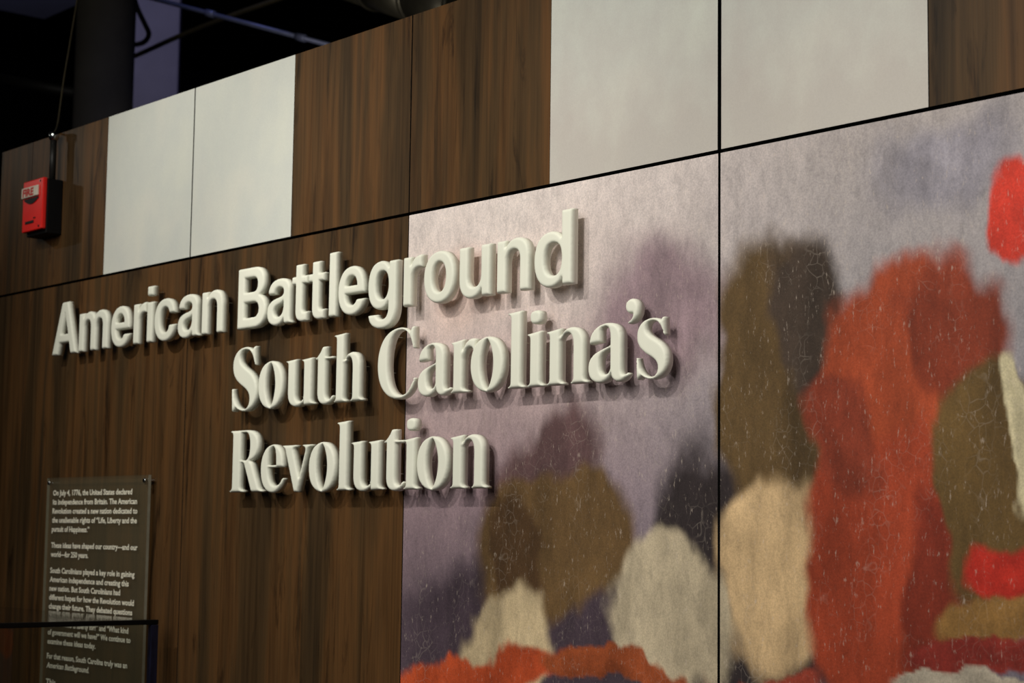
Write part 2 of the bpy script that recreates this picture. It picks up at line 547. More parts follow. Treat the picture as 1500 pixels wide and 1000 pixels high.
def mural_colour(x, z):
    wx = x + 0.090 * fbm(x * 3.2, z * 3.2, 11) + 0.032 * fbm(x * 19, z * 10, 12, 4)
    wz = z + 0.090 * fbm(x * 3.2, z * 3.2, 21) + 0.032 * fbm(x * 19, z * 10, 22, 4)
    # sky, from warm pale at the top to dusky violet at the bottom
    t = np.clip((0.70 - wz) / 1.0, 0, 1)
    stops = np.array([0, .22, .42, .62, .82, 1.0])
    L = np.array([g(228, 217, 214), g(214, 200, 197), g(180, 160, 162), g(146, 126, 134), g(108, 93, 104), g(88, 74, 86)])
    Rr = np.array([g(176, 168, 168), g(158, 152, 155), g(146, 142, 148), g(136, 132, 142), g(120, 114, 126), g(104, 96, 108)])
    ca = np.stack([np.interp(t, stops, L[:, i]) for i in range(3)], -1)
    cb = np.stack([np.interp(t, stops, Rr[:, i]) for i in range(3)], -1)
    m = np.clip((wx - 1.35) / 0.75, 0, 1)[..., None]
    col = ca * (1 - m) + cb * m
    cl = fbm(x * 2.2, z * 3.0, 41)
    col = col * (1 + 0.16 * cl)[..., None]
    for (cx, cz, rx, rz, a, soft, c) in MASSES:
        ca_, sa_ = math.cos(a), math.sin(a)
        u = ((wx - cx) * ca_ + (wz - cz) * sa_) / rx
        v = (-(wx - cx) * sa_ + (wz - cz) * ca_) / rz
        d = (np.abs(u) ** 2.6 + np.abs(v) ** 2.6) ** (1 / 2.6)
        al = np.clip((1 - d) / (soft * 0.6) + 0.5, 0, 1)
        al = (al * al * (3 - 2 * al))[..., None]
        shade = 1 + 0.42 * fbm(u * 1.3 + cx * 9, v * 1.1 + cz * 5, 71) + 0.30 * fbm(x * 22, z * 5 + 3 * cx, 73, 3)
        col = col * (1 - al) + (np.array(g(*c)) * shade[..., None]) * al
    brush = fbm(x * 30 + 4 * fbm(x * 3, z * 3, 91), z * 11, 92, 3)
    return np.clip(col * (1 + 0.14 * brush)[..., None], 0.002, 1)

def mural_panel(x0, x1):
    nx, nz = 220, 460
    c = Vector(((x0 + x1) / 2, 0.008, (zl0 + zl1) / 2))
    xs = np.linspace(x0, x1, nx)
    zs = zl1 - (zl1 - zl0) * np.linspace(0, 1, nz) ** 1.15
    X, Z = np.meshgrid(xs, zs)
    V = np.stack([X - c.x, np.full_like(X, -0.008), Z - c.z], -1).reshape(-1, 3)
    idx = np.arange(nx * nz).reshape(nz, nx)
    F = np.stack([idx[:-1, :-1], idx[1:, :-1], idx[1:, 1:], idx[:-1, 1:]], -1).reshape(-1, 4)
    n0 = len(V)
    corner = [idx[0, 0], idx[0, -1], idx[-1, -1], idx[-1, 0]]
    back = V[corner].copy(); back[:, 1] = 0.0098
    V = np.vstack([V, V[corner], back])
    q = [n0 + i for i in range(8)]
    side = [[q[i], q[(i + 1) % 4], q[4 + (i + 1) % 4], q[4 + i]] for i in range(4)] + [[q[4], q[5], q[6], q[7]]]
    me = bpy.data.meshes.new('mural_panel')
    me.from_pydata(V.tolist(), [], F.tolist() + side)
    me.materials.append(M_MURAL); me.materials.append(M_EDGE)
    mi = np.zeros(len(me.polygons), dtype=np.int32); mi[len(F):] = 1
    me.polygons.foreach_set('material_index', mi)
    at = me.color_attributes.new('print', 'FLOAT_COLOR', 'POINT')
    C = np.ones((len(V), 4), dtype=np.float32)
    C[:n0, :3] = mural_colour(X, Z - EYE).reshape(-1, 3)
    at.data.foreach_set('color', C.ravel())
    return link('mural_panel', me, wall, c - WL)
mural_panel(MOD + gap(1, 0), 2 * MOD - gap(2, 0))
mural_panel(2 * MOD + gap(2, 0), 3 * MOD - gap(3, 0))
mural_panel(3 * MOD + gap(3, 0), X_R)

# ------------------------------------------------------------------ raised letters
# outlines in millimetres; M, L, C as in SVG; H / V = quarter arc that starts level / upright
SANS = {
'A': ["M 0 0 L 52 146 L 86 146 L 138 0 L 106 0 L 96 32 L 42 32 L 32 0", "M 50 57 L 88 57 L 69.5 114"],
'm': ["M 0 0 L 0 105 L 26 105 L 26 91 C 32 101 42 107.5 56 107.5 C 70 107.5 80 101 85 89 C 92 101 103 107.5 117 107.5 C 142 107.5 157 92 157 67 L 157 0 L 129 0 L 129 62 C 129 76 124 84 112 84 C 99 84 92.5 75 92.5 60 L 92.5 0 L 64.5 0 L 64.5 62 C 64.5 76 60 84 48 84 C 35 84 28 75 28 60 L 28 0"],
'e': ["M 97 45 L 28 45 C 29 29 36 20.5 50 20.5 C 59 20.5 65 25 68 32 L 95 32 C 91 11 74 -2.5 50 -2.5 C 19 -2.5 0 18 0 52 C 0 86 20 107.5 49 107.5 C 80 107.5 97 84 97 52", "M 28.5 64 L 69 64 C 68 77 61 85 49 85 C 37 85 30 77 28.5 64"],
'r': ["M 0 0 L 0 105 L 26 105 L 26 86 C 32 100 42 107 56 107 L 62 106.5 L 62 80 C 60 80.5 57 80.5 54 80.5 C 37 80.5 28 71 28 54 L 28 0"],
'i': ["M 0 0 L 0 105 L 28 105 L 28 0"],
'i.': ["M 0 121 L 0 146 L 28 146 L 28 121"],
'c': ["M 99 68 L 72 68 C 70 78.5 63 84.5 52 84.5 C 36 84.5 28.5 72 28.5 52 C 28.5 33 36 20.5 52 20.5 C 63 20.5 70 27 72 38.5 L 99 38.5 C 96 13 78 -2.5 51 -2.5 C 20 -2.5 0 19 0 52 C 0 86 20 107.5 52 107.5 C 79 107.5 97 93 99 68"],
'a': ["M 98 0 L 70 0 C 68.5 3 68 6 67.5 11 C 60 2 49 -2.5 36 -2.5 C 14 -2.5 0 9 0 29 C 0 48 12 58 36 62 C 54 65 66 66 66 75 C 66 82 60 86 49 86 C 37 86 31 81 30 72 L 3.5 72 C 5 94 21 107.5 50 107.5 C 79 107.5 93.5 96 93.5 76 L 93.5 22 C 93.5 12 94 5 98 3", "M 66 53 L 66 43 C 66 28 57 18 43 18 C 33 18 28 22.5 28 30 C 28 38 34 42 46 45 C 57 47.5 62 49 66 53"],
'n': ["M 0 0 L 0 105 L 26 105 L 26 90 C 33 101 44 107.5 58 107.5 C 82 107.5 96 93 96 66 L 96 0 L 68 0 L 68 61 C 68 76 63 84 50 84 C 36 84 28 75 28 58 L 28 0"],
'u': ["M 96 105 L 96 0 L 70 0 L 70 15 C 63 4 52 -2.5 38 -2.5 C 14 -2.5 0 12 0 39 L 0 105 L 28 105 L 28 44 C 28 29 33 21 46 21 C 60 21 68 30 68 47 L 68 105"],
'B': ["M 0 0 L 0 146 L 66 146 C 97 146 113 132 113 108 C 113 94 106 83 94 77.5 C 110 72 120 60 120 42 C 120 15 101 0 70 0", "M 30 121 L 30 87 L 62 87 C 76 87 83 93 83 104.5 C 83 116 76 121 62 121", "M 30 62 L 30 26 L 64 26 C 80 26 88.5 32 88.5 44 C 88.5 56 80 62 64 62"],
't': ["M 15 132 L 43 132 L 43 105 L 61 105 L 61 86 L 43 86 L 43 31 C 43 23 45.5 21 53 21 C 56 21 58.5 21.3 61 21.8 L 61 0 C 57 -.8 51 -1.5 45 -1.5 C 24 -1.5 15 7 15 26 L 15 86 L 0 86 L 0 105 L 15 105"],
'l': ["M 0 0 L 0 146 L 28 146 L 28 0"],
'g': ["M 100 105 L 100 6 C 100 -24 82 -41 49 -41 C 21 -41 4 -29 2 -9 L 31 -9 C 33 -16 39 -20 50 -20 C 65 -20 72 -11 72 4 L 72 16 C 65 6 55 1 43 1 C 16 1 0 21 0 53 C 0 87 17 107.5 43 107.5 C 56 107.5 67 102 74 91 L 74 105", "M 29 53 C 29 33 36 23.5 50 23.5 C 64 23.5 72 34 72 54 C 72 74 64 84 50 84 C 36 84 29 73 29 53"],
'o': ["M 0 52 V 50 107.5 H 100 52 V 50 -2.5 H 0 52", "M 28.5 52 V 50 84 H 71.5 52 V 50 21 H 28.5 52"],
'd': ["M 101 0 L 101 146 L 73 146 L 73 93 C 66 102.5 56 107.5 44 107.5 C 17 107.5 0 86 0 52 C 0 19 17 -2.5 44 -2.5 C 57 -2.5 68 3 75 14 L 75 0", "M 28.5 52 C 28.5 73 36 84 51 84 C 66 84 73.5 73 73.5 52 C 73.5 31 66 20.5 51 20.5 C 36 20.5 28.5 31 28.5 52"],
}
SERIF = {
'S': ["M 92 149 L 95 104 L 91 104 C 85 129 72 143 54 143 C 41 143 34 136 34 125 C 34 113 44 106 63 96 C 90 82 103 67 103 43 C 103 14 83 -4 53 -4 C 40 -4 30 -1 20 5 L 8 -3 L 4 -3 L 1 52 L 5 52 C 12 21 27 2 50 2 C 65 2 73 11 73 24 C 73 38 64 45 43 56 C 17 69 4 83 4 106 C 4 132 23 149.5 50 149.5 C 63 149.5 73 146 81 140 L 88 149"],
'o': ["M 0 53 V 50.5 109 H 101 53 V 50.5 -3 H 0 53", "M 32 53 C 32 76 42 98 50.5 104 C 59 98 69 76 69 53 C 69 30 59 8 50.5 2 C 42 8 32 30 32 53"],
'u': ["M 38 107 L 38 30 C 38 15 43 9 53 9 C 62 9 67 13 70 20 L 70 92 C 70 98 66 100 60 101 L 60 104 L 100 107 L 100 14 C 100 8 103 5 108 4 L 108 1 L 71 -1 L 70.5 13 C 64 2 54 -3 42 -3 C 20 -3 8 8 8 32 L 8 92 C 8 98 5 100 -2 101 L -2 104"],
't': ["M 0 99 L 0 103.5 C 10 107 20 116 27 128 L 40 128 L 40 104.5 L 64 104.5 L 64 99 L 40 99 L 40 28 C 40 14 44 9 51 9 C 56 9 60 11 64 17 L 67 15 C 62 3 52 -3 38 -3 C 19 -3 9 7 9 28 L 9 99"],
'h': ["M 0 0 L 0 4 C 6 5 8 7 8 12 L 8 138 C 8 144 4 146 -3 147 L -3 150 L 38 153 L 38 92 C 45 103 55 109 66 109 C 88 109 100 97 100 72 L 100 12 C 100 7 102 5 108 4 L 108 0 L 62 0 L 62 4 C 68 5 70 7 70 12 L 70 72 C 70 90 65 98 56 98 C 47 98 42 94 38 86 L 38 12 C 38 7 40 5 46 4 L 46 0"],
'C': ["M 122 149 L 124 102 L 120 102 C 114 129 99 144 79 144 C 52 144 36 116 36 74 C 36 31 53 5 82 5 C 101 5 115 18 123 40 L 126 38 C 121 12 101 -3.5 72 -3.5 C 29 -3.5 0 27 0 72 C 0 119 30 149.5 73 149.5 C 89 149.5 100 145 109 138 L 118 149"],
'a': ["M 60 14 C 54 3 44 -3 30 -3 C 12 -3 0 8 0 26 C 0 44 12 54 34 60 L 58 67 L 58 80 C 58 96 53 103 44 103 C 38 103 34 101 33 96 L 33 74 L 3 71 C 2 92 20 109 49 109 C 76 109 88 97 88 73 L 88 22 C 88 13 90 10 94 10 C 97 10 99 11 101 13 L 103 10 C 97 1 89 -3 80 -3 C 69 -3 62 3 60 14", "M 58 61 L 46 57 C 34 52 31 44 31 32 C 31 20 35 13 43 13 C 51 13 56 17 58 23"],
'r': ["M 0 0 L 0 4 C 6 5 8 7 8 12 L 8 92 C 8 98 5 99.5 -1 101 L -1 104 L 38 109 L 38 86 C 44 101 54 109 66 109 C 70 109 75 108 78 107 L 76 78 L 72 78 C 70 87 66 91 59 91 C 49 91 42 84 38 70 L 38 12 C 38 7 42 5 52 4 L 52 0"],
'l': ["M 0 0 L 0 4 C 6 5 8 7 8 12 L 8 137 C 8 143 5 145 -2 147 L -2 150 L 38 153 L 38 12 C 38 7 40 5 46 4 L 46 0"],
'i': ["M 0 0 L 0 4 C 6 5 8 7 8 12 L 8 92 C 8 98 5 99.5 -2 101 L -2 104 L 38 109 L 38 12 C 38 7 40 5 46 4 L 46 0"],
'i.': ["M 8 136 C 8 146 12 149.5 24 149.5 C 36 149.5 40 146 40 136 C 40 126 36 122.5 24 122.5 C 12 122.5 8 126 8 136"],
'n': ["M 0 0 L 0 4 C 6 5 8 7 8 12 L 8 92 C 8 98 5 99.5 -2 101 L -2 104 L 38 109 L 38 92 C 45 103 56 109 68 109 C 90 109 104 97 104 72 L 104 12 C 104 7 106 5 112 4 L 112 0 L 66 0 L 66 4 C 72 5 74 7 74 12 L 74 72 C 74 90 68 98 58 98 C 48 98 42 94 38 86 L 38 12 C 38 7 40 5 46 4 L 46 0"],
"'": ["M 14 121 C 6 121 0 127 0 135 C 0 143 6 149 15 149 C 27 149 34 140 34 128 C 34 114 23 104 6 103 L 5 107 C 14 109 19 114 19 121"],
's': ["M 70 109 L 72 76 L 69 76 C 64 93 55 104 41 104 C 32 104 27 99 27 91 C 27 83 34 78 48 71 C 68 61 79 50 79 31 C 79 10 64 -3 40 -3 C 31 -3 23 -1 15 4 L 6 -2 L 3 -2 L 1 38 L 4 38 C 9 16 20 2 38 2 C 49 2 55 8 55 18 C 55 27 48 32 33 40 C 13 50 3 60 3 77 C 3 96 17 109 39 109 C 49 109 57 107 62 103 L 67 109"],
'R': ["M 0 0 L 0 4 C 8 5 11 8 11 14 L 11 132 C 11 138 8 141 0 142 L 0 146 L 68 146 C 102 146 120 132 120 108 C 120 90 108 78 86 73 C 90 71 94 67 97 61 L 122 13 C 126 7 130 5 138 4 L 138 0 L 93 0 L 62 62 C 59 68 55 70 46 70 L 46 14 C 46 8 49 5 58 4 L 58 0", "M 46 141 L 46 75 L 60 75 C 77 75 84 86 84 108 C 84 130 77 141 60 141"],
'e': ["M 91.5 56 L 31 56 C 32 30 42 14 58 14 C 72 14 81 20 88 31 L 91 29 C 84 9 69 -3 49 -3 C 18 -3 0 20 0 53 C 0 87 20 109 49 109 C 76 109 91 90 91.5 61", "M 31 61 L 62 61 C 62 88 58 104 48 104 C 37 104 31 86 31 61"],
'v': ["M -2 105 L -2 101 C 5 100 8 98 10 93 L 47 -2 L 62 -2 L 97 90 C 100 97 104 100 112 101 L 112 105 L 76 105 L 76 101 C 86 100 90 97 87 89 L 66 31 L 44 90 C 41 97 43 100 51 101 L 51 105"],
}

def flatten(path, step=2.4):
    tk = path.split()
    i = 0; pts = []; cur = None
    def cubic(p0, p1, p2, p3):
        ln = sum((b - a).length for a, b in ((p0, p1), (p1, p2), (p2, p3)))
        n = max(2, int(ln / step))
        for k in range(1, n + 1):
            t = k / n
            pts.append((1 - t) ** 3 * p0 + 3 * (1 - t) ** 2 * t * p1 + 3 * (1 - t) * t * t * p2 + t ** 3 * p3)
    def line(p0, p1):
        n = max(1, int((p1 - p0).length / (step * 1.5)))
        for k in range(1, n + 1):
            pts.append(p0.lerp(p1, k / n))
    while i < len(tk):
        c = tk[i]
        if c == 'M':
            cur = Vector((float(tk[i + 1]), float(tk[i + 2]))); pts.append(cur); i += 3
        elif c == 'L':
            q = Vector((float(tk[i + 1]), float(tk[i + 2]))); line(cur, q); cur = q; i += 3
        elif c in 'HV':
            q = Vector((float(tk[i + 1]), float(tk[i + 2]))); k = 0.60
            if c == 'H':
                a = Vector((cur.x + (q.x - cur.x) * k, cur.y)); b = Vector((q.x, q.y + (cur.y - q.y) * k))
            else:
                a = Vector((cur.x, cur.y + (q.y - cur.y) * k)); b = Vector((q.x + (cur.x - q.x) * k, q.y))
            cubic(cur, a, b, q); cur = q; i += 3
        elif c == 'C':
            v = [float(t) for t in tk[i + 1:i + 7]]
            a, b, q = Vector(v[0:2]), Vector(v[2:4]), Vector(v[4:6])
            cubic(cur, a, b, q); cur = q; i += 7
    if (pts[0] - pts[-1]).length < 0.3:
        pts.pop()
    else:
        line(pts[-1], pts[0]); pts.pop()
    return [(p.x, p.y) for p in pts]

DEPTH, RND = 0.018, 0.0062                     # thickness of a letter, radius of its rounded face
STAND = 0.020                                  # how far its back stands off the wall on studs
_glyphs = {}
def glyph_mesh(font, key):
    """pillow-faced solid letter; x right, z up, face towards -y, back at y = 0"""
    tagk = (id(font), key)
    if tagk in _glyphs:
        return _glyphs[tagk]
    cont = [flatten(p) for p in font[key]]
    V = []; E = []
    for c in cont:
        b = len(V)
        V += c
        E += [(b + k, b + (k + 1) % len(c)) for k in range(len(c))]
    B = np.array(V); nb = len(B)
    A0 = np.array([B[e[0]] for e in E]); A1 = np.array([B[e[1]] for e in E])
    def dist(P):
        d = A1 - A0
        t = np.clip(((P[:, None] - A0) * d).sum(-1) / np.maximum((d * d).sum(-1), 1e-9), 0, 1)
        return np.sqrt((((A0 + d * t[..., None]) - P[:, None]) ** 2).sum(-1)).min(1)
    def inside(P):
        y0, y1 = A0[:, 1], A1[:, 1]
        cr_ = (y0[None] > P[:, 1:2]) != (y1[None] > P[:, 1:2])
        xx = A0[:, 0] + (P[:, 1:2] - y0) / np.where(np.abs(y1 - y0) < 1e-9, 1e-9, y1 - y0) * (A1[:, 0] - A0[:, 0])
        return ((cr_ & (P[:, 0:1] < xx)).sum(1) % 2) == 1
    lo, hi = B.min(0), B.max(0)
    gx, gy = np.meshgrid(np.arange(lo[0], hi[0], 2.7), np.arange(lo[1], hi[1], 2.7 * 0.87))
    gx[1::2] += 1.35
    P = np.stack([gx.ravel(), gy.ravel()], -1)
    P = P[inside(P)]
    P = P[dist(P) > 0.9]
    allv = [Vector(v) for v in V] + [Vector(v) for v in P]
    vs, es, fs, ov, oe, of = delaunay_2d_cdt(allv, E, [], 0, 1e-4)
    W = np.array([(v[0], v[1]) for v in vs])
    tri = [f for f in fs]
    cen = np.array([W[list(f)].mean(0) for f in tri])
    keep = inside(cen)
    tri = [tuple(f) for f, k in zip(tri, keep) if k]
    d = dist(W) / 1000.0
    isb = np.array([any(i < nb for i in o) for o in ov])
    d[isb] = 0
    dd = np.minimum(d, RND)
    y = -(DEPTH - RND) - np.sqrt(np.maximum(RND ** 2 - (RND - dd) ** 2, 0))
    n = len(W)
    front = np.stack([W[:, 0] / 1000, y, W[:, 1] / 1000], -1)
    backv = front.copy(); backv[:, 1] = 0
    faces = []
    cnt = {}
    for f in tri:
        a, b, c = f[0], f[1], f[2]
        ar = (W[b][0] - W[a][0]) * (W[c][1] - W[a][1]) - (W[b][1] - W[a][1]) * (W[c][0] - W[a][0])
        if ar < 0:
            f = f[::-1]
        faces.append(tuple(f))
        for k in range(len(f)):
            e = (f[k], f[(k + 1) % len(f)])
            cnt[e] = cnt.get(e, 0) + 1
    side = []
    for (a, b) in list(cnt):
        if (b, a) not in cnt:
            side.append((b, a, a + n, b + n))
    bk = [tuple(i + n for i in f[::-1]) for f in faces]
    VV = np.vstack([front, backv]).tolist()
    allf = faces + side + bk
    # two short studs that carry the letter on the wall
    din = dist(P)
    order = np.argsort(-din)
    spots = [P[order[0]]]
    for j in order[:max(8, len(order) // 3)]:
        if np.hypot(*(P[j] - spots[0])) > 0.5 * max(hi - lo):
            spots.append(P[j]); break
    for sxy in spots:
        b = len(VV); r = min(0.0006, float(dist(sxy[None])[0]) / 1000 * 0.8)
        cx, cz = sxy / 1000
        for yy in (-0.001, STAND - 0.0002):
            for k in range(6):
                VV.append([cx + r * math.cos(k * math.pi / 3), yy, cz + r * math.sin(k * math.pi / 3)])
        for k in range(6):
            allf.append((b + k, b + 6 + k, b + 6 + (k + 1) % 6, b + (k + 1) % 6))
    me = bpy.data.meshes.new('title_letter')
    me.from_pydata(VV, [], allf)
    me.materials.append(M_LETTER)
    sm = np.zeros(len(allf), dtype=bool); sm[:len(faces) + len(side)] = True
    me.polygons.foreach_set('use_smooth', sm)
    me.validate()
    _glyphs[tagk] = me
    return me

def word(text, font, style, xs, base, wordname, extra, widths=None):
    for k, ch in enumerate(text):
        size = 'capital' if ch.isupper() else 'small'
        nm = 'apostrophe' if ch == "'" else f'{size} letter {ch}'
        lab = f'off-white raised {style} {nm} in the title word {wordname}'
        if k in extra:
            lab = f'off-white raised {style} {nm} {extra[k]} in {wordname}'
        o = link('title_letter', glyph_mesh(font, ch), None, (xs[k] - 0.0055 - (0.050 - STAND - DEPTH) * (4.063 - xs[k]) / 2.344, -STAND, EYE + base * (1 + (0.050 - STAND - DEPTH) / 2.344) - 0.0015))
        if widths and widths.get(k):
            o.scale.x = widths[k]
        else:
            o.scale.x = 1.03
        tag(o, lab, 'letter', f'raised title letters of {wordname}')
        if ch == 'i':
            link('dot', glyph_mesh(font, 'i.'), o)

word('American', SANS, 'sans-serif', [-.641, -.4858, -.3069, -.1874, -.1177, -.0797, .0367, .1512], .479, 'American', {}, {})
word('Battleground', SANS, 'sans-serif', [.3149, .4432, .5449, .6117, .6930, .7290, .8412, .9673, 1.0381, 1.1558, 1.2752, 1.3876], .479, 'Battleground',
     {2: 'right after the a,', 3: 'right before the l,'}, {11: 1.09})
word('South', SERIF, 'serif', [.2975, .4140, .5302, .6467, .7199], .287, 'South', {}, {0: 1.09, 4: 1.0})
word("Carolina's", SERIF, 'serif', [.8816, 1.0229, 1.1327, 1.1963, 1.3126, 1.3702, 1.4270, 1.5447, 1.6444, 1.6714], .287, 'Carolina\'s',
     {1: 'right after the C,', 7: 'right before the apostrophe,'}, {})
word('Revolution', SERIF, 'serif', [.2999, .4340, .5246, .6300, .7381, .7924, .9102, .9800, 1.0250, 1.1359], .093, 'Revolution',
     {3: 'between v and l,', 8: 'between i and n,'}, {})

# ------------------------------------------------------------------ writing helper (built-in font turned into mesh)
def text_mesh(lines, size, material, name, shear=0.0, bold=0.0):
    """lines: (string, x left, x right or None, z baseline); flat lettering in the x-z plane facing -y"""
    verts = []; faces = []
    for (s, x0, x1, z, sh) in lines:
        cu_ = bpy.data.curves.new('t', 'FONT')
        cu_.body = s
        cu_.size = size
        cu_.resolution_u = 2
        cu_.offset = bold
        cu_.shear = sh
        ob = bpy.data.objects.new('t', cu_)
        COL.objects.link(ob)
        dg = bpy.context.evaluated_depsgraph_get()
        me = bpy.data.meshes.new_from_object(ob.evaluated_get(dg))
        v = np.array([p.co[:] for p in me.vertices])
        lo_, hi_ = v[:, 0].min(), v[:, 0].max()
        sx = (x1 - x0) / (hi_ - lo_) if x1 is not None else 1.0
        b = len(verts)
        verts += [(x0 + (p[0] - lo_) * sx, 0.0, z + p[1]) for p in v]
        faces += [tuple(b + i for i in p.vertices) for p in me.polygons]
        bpy.data.objects.remove(ob, do_unlink=True)
        bpy.data.curves.remove(cu_)
        bpy.data.meshes.remove(me)
    me = bpy.data.meshes.new(name)
    me.from_pydata(verts, [], faces)
    me.materials.append(material)
    return me

# ------------------------------------------------------------------ clear introduction panel
SY = -0.024
def onto(x, z):                                 # measured 5 cm off the wall, carried back to the sheet
    k = (0.050 + SY) / 2.344
    return x - (4.063 - x) * k, z * (1 + k)
(SX0, SZ1), (SX1, SZ0) = onto(-0.640, 0.139), onto(-0.085, -0.80)
sign = empty('text_panel', ((SX0 + SX1) / 2, SY, EYE + (SZ0 + SZ1) / 2))
tag(sign, 'clear acrylic introduction panel with white text pinned on the dark wood', 'text panel')
scx, scz = (SX0 + SX1) / 2, (SZ0 + SZ1) / 2
sheet = box_ob('clear_sheet', (SX0 - scx, 0, SZ0 - scz), (SX1 - scx, 0.008, SZ1 - scz), [M_ACRYLIC, M_ACRYLIC_EDGE], sign)
for f in sheet.data.polygons:
    if abs(f.normal.y) < 0.5:
        f.material_index = 1
TL = [("On July 4, 1776, the United States declared", -.1645, .0908), ("its independence from Britain. The American", -.1375, .0662),
 ("Revolution created a new nation dedicated to", -.1345, .0417), ("the unalienable rights of \u201cLife, Liberty and the", -.1356, .0172),
 ("pursuit of Happiness.\u201d", -.3868, -.0073), ("These ideas have shaped our country\u2014and our", -.1275, -.0508),
 ("world\u2014for 250 years.", -.388, -.0753), ("South Carolinians played a key role in gaining", -.138, -.1190),
 ("American independence and creating this", -.1661, -.1430), ("new nation. But South Carolinians had", -.209, -.1670),
 ("different hopes for how the Revolution would", -.1365, -.1910), ("change their future. They debated questions", -.1432, -.2150),
 ("such as \u201cWho is liberty for?\u201d and \u201cWhat kind", -.160, -.2615), ("of government will we have?\u201d We continue to", -.147, -.2845),
 ("examine these ideas today.", -.330, -.3090), ("For that reason, South Carolina truly was an", -.160, -.3485),
 ("American Battleground.", -.361, -.3730), ("This", -.545, -.4170)]
lines = [(s, onto(-.6010, 0)[0] - scx, onto(xr, 0)[0] - scx, onto(0, z)[1] - scz, 0.22 if s.startswith('American Batt') else 0.0) for s, xr, z in TL]
for ln in lines:
    link('printed_line', text_mesh([ln], 0.0205, M_INK, 'printed_line', bold=0.0005), sign, (0, -0.0006, 0))['kind'] = 'stuff'
def pin(x, z):
    bm = bmesh.new()
    n = 16
    prof = [(0.0, -0.006), (0.005, -0.006), (0.0062, -0.0045), (0.0062, -0.0005), (0.004, 0.0), (0.004, -SY)]
    rings = []
    for r, y in prof[1:]:
        rings.append([bm.verts.new((r * math.cos(2 * math.pi * k / n), y, r * math.sin(2 * math.pi * k / n))) for k in range(n)])
    bm.faces.new(rings[0])
    for a, b in zip(rings, rings[1:]):
        for k in range(n):
            bm.faces.new((a[k], b[k], b[(k + 1) % n], a[(k + 1) % n]))
    bmesh.ops.recalc_face_normals(bm, faces=bm.faces)
    return link('standoff_pin', bm_mesh(bm, 'standoff_pin', M_CHROME, True), sign, (x - scx, 0, z - scz))
for x in (SX0 + 0.018, SX1 - 0.014):
    pin(x, SZ1 - 0.014); pin(x, SZ0 + 0.014)

# ------------------------------------------------------------------ glass display case in front of the panel
CX1, CX0, CY1, CY0, CT, CB = 0.0, -1.30, -0.056, -0.80, -0.2195, -0.66
case = empty('display_case', ((CX0 + CX1) / 2, (CY0 + CY1) / 2, 0))
tag(case, 'glass display case with black top edge in front of the text panel', 'display case')
def cbox(name, lo, hi, m, bev=0.0):
    c = case.location
    return box_ob(name, [lo[i] - c[i] for i in range(3)], [hi[i] - c[i] for i in range(3)], m, case, bev)
TH = 0.016
zt = EYE + CT; zb = EYE + CB
cbox('end_pane', (CX1 - TH, CY0, zb), (CX1, CY1 - 0.021, zt - 0.0125), M_GLASS)
cbox('end_pane', (CX0, CY0, zb), (CX0 + TH, CY1, zt - 0.010), M_GLASS)
cbox('front_pane', (CX0 + TH + 0.001, CY0, zb), (CX1 - TH - 0.001, CY0 + TH, zt - 0.010), M_GLASS)
cbox('top_pane', (CX0 + 0.004, CY0 + 0.004, zt - 0.010), (CX1 - TH, CY1 - 0.002, zt - 0.001), M_GLASS_TOP)
cbox('black_edge', (CX1 - TH + 0.0005, CY0, zt - 0.0120), (CX1, CY1, zt), M_DARK_EDGE, 0.0015)  # added strip, painting the pane's edge as dark as it looks edge-on
cbox('polished_edge', (CX1 - TH, CY1 - 0.020, zb), (CX1, CY1, zt - 0.0125), M_EDGE_REFLECTION, 0.001)
cbox('plinth', (CX0 - 0.01, CY0 - 0.01, 0.0), (CX1 + 0.01, CY1, zb), M_BLACKBOX, 0.004)

# ------------------------------------------------------------------ fire alarm pull station and its conduit
FX0, FX1, FZ0, FZ1, FD = -0.838, -0.712, 0.843, 0.990, 0.058
fcx, fcz = (FX0 + FX1) / 2, (FZ0 + FZ1) / 2
fire = empty('fire_alarm_station', (fcx, 0, EYE + fcz))
tag(fire, 'small red fire alarm pull station on a black wall box', 'fire alarm')
hw, hh = (FX1 - FX0) / 2, (FZ1 - FZ0) / 2
box_ob('back_box', (-hw + 0.004, -FD + 0.009, -hh - 0.012), (hw, 0.0, hh - 0.002), M_BLACKBOX, fire, 0.003)
face = box_ob('face_plate', (-hw, -FD - 0.004, -hh), (hw, -FD + 0.009, hh), M_RED, fire, 0.003)
# pull bar with its label
bar = box_ob('pull_bar', (-hw + 0.001, -FD - 0.010, 0.024), (hw * 0.62, -FD - 0.0035, 0.054), M_CREAM, fire, 0.002)
tag(bar, 'cream pull bar lettered FIRE in red')
bc = Vector(bar.location)
link('lettering', text_mesh([('FIRE', -0.038, 0.030, -0.0105, 0.0)], 0.029, M_REDINK, 'lettering', bold=0.0014), bar, (-0.003, -0.0036, 0))
bm = bmesh.new()                              # shade in the finger recess below the bar, built as a dark crescent
n = 14
top = [bm.verts.new((-0.050 + 0.088 * k / n, 0, 0.0)) for k in range(n + 1)]
bot = [bm.verts.new((-0.050 + 0.088 * k / n, 0, -0.004 - 0.013 * math.sin(math.pi * k / n))) for k in range(n + 1)]
for k in range(n):
    bm.faces.new((top[k], bot[k], bot[k + 1], top[k + 1]))
rr = bmesh.ops.extrude_face_region(bm, geom=bm.faces[:])
for v in [e for e in rr['geom'] if isinstance(e, bmesh.types.BMVert)]:
    v.co.y += 0.004
bmesh.ops.recalc_face_normals(bm, faces=bm.faces)
link('recess_shade', bm_mesh(bm, 'recess_shade', M_SLOT_SHADE), fire, (0.0, -FD - 0.0062, 0.021))
box_ob('key_slot', (-0.040, -FD - 0.006, -0.052), (0.012, -FD - 0.003, -0.044), M_SLOT_SHADE, fire, 0.0008)
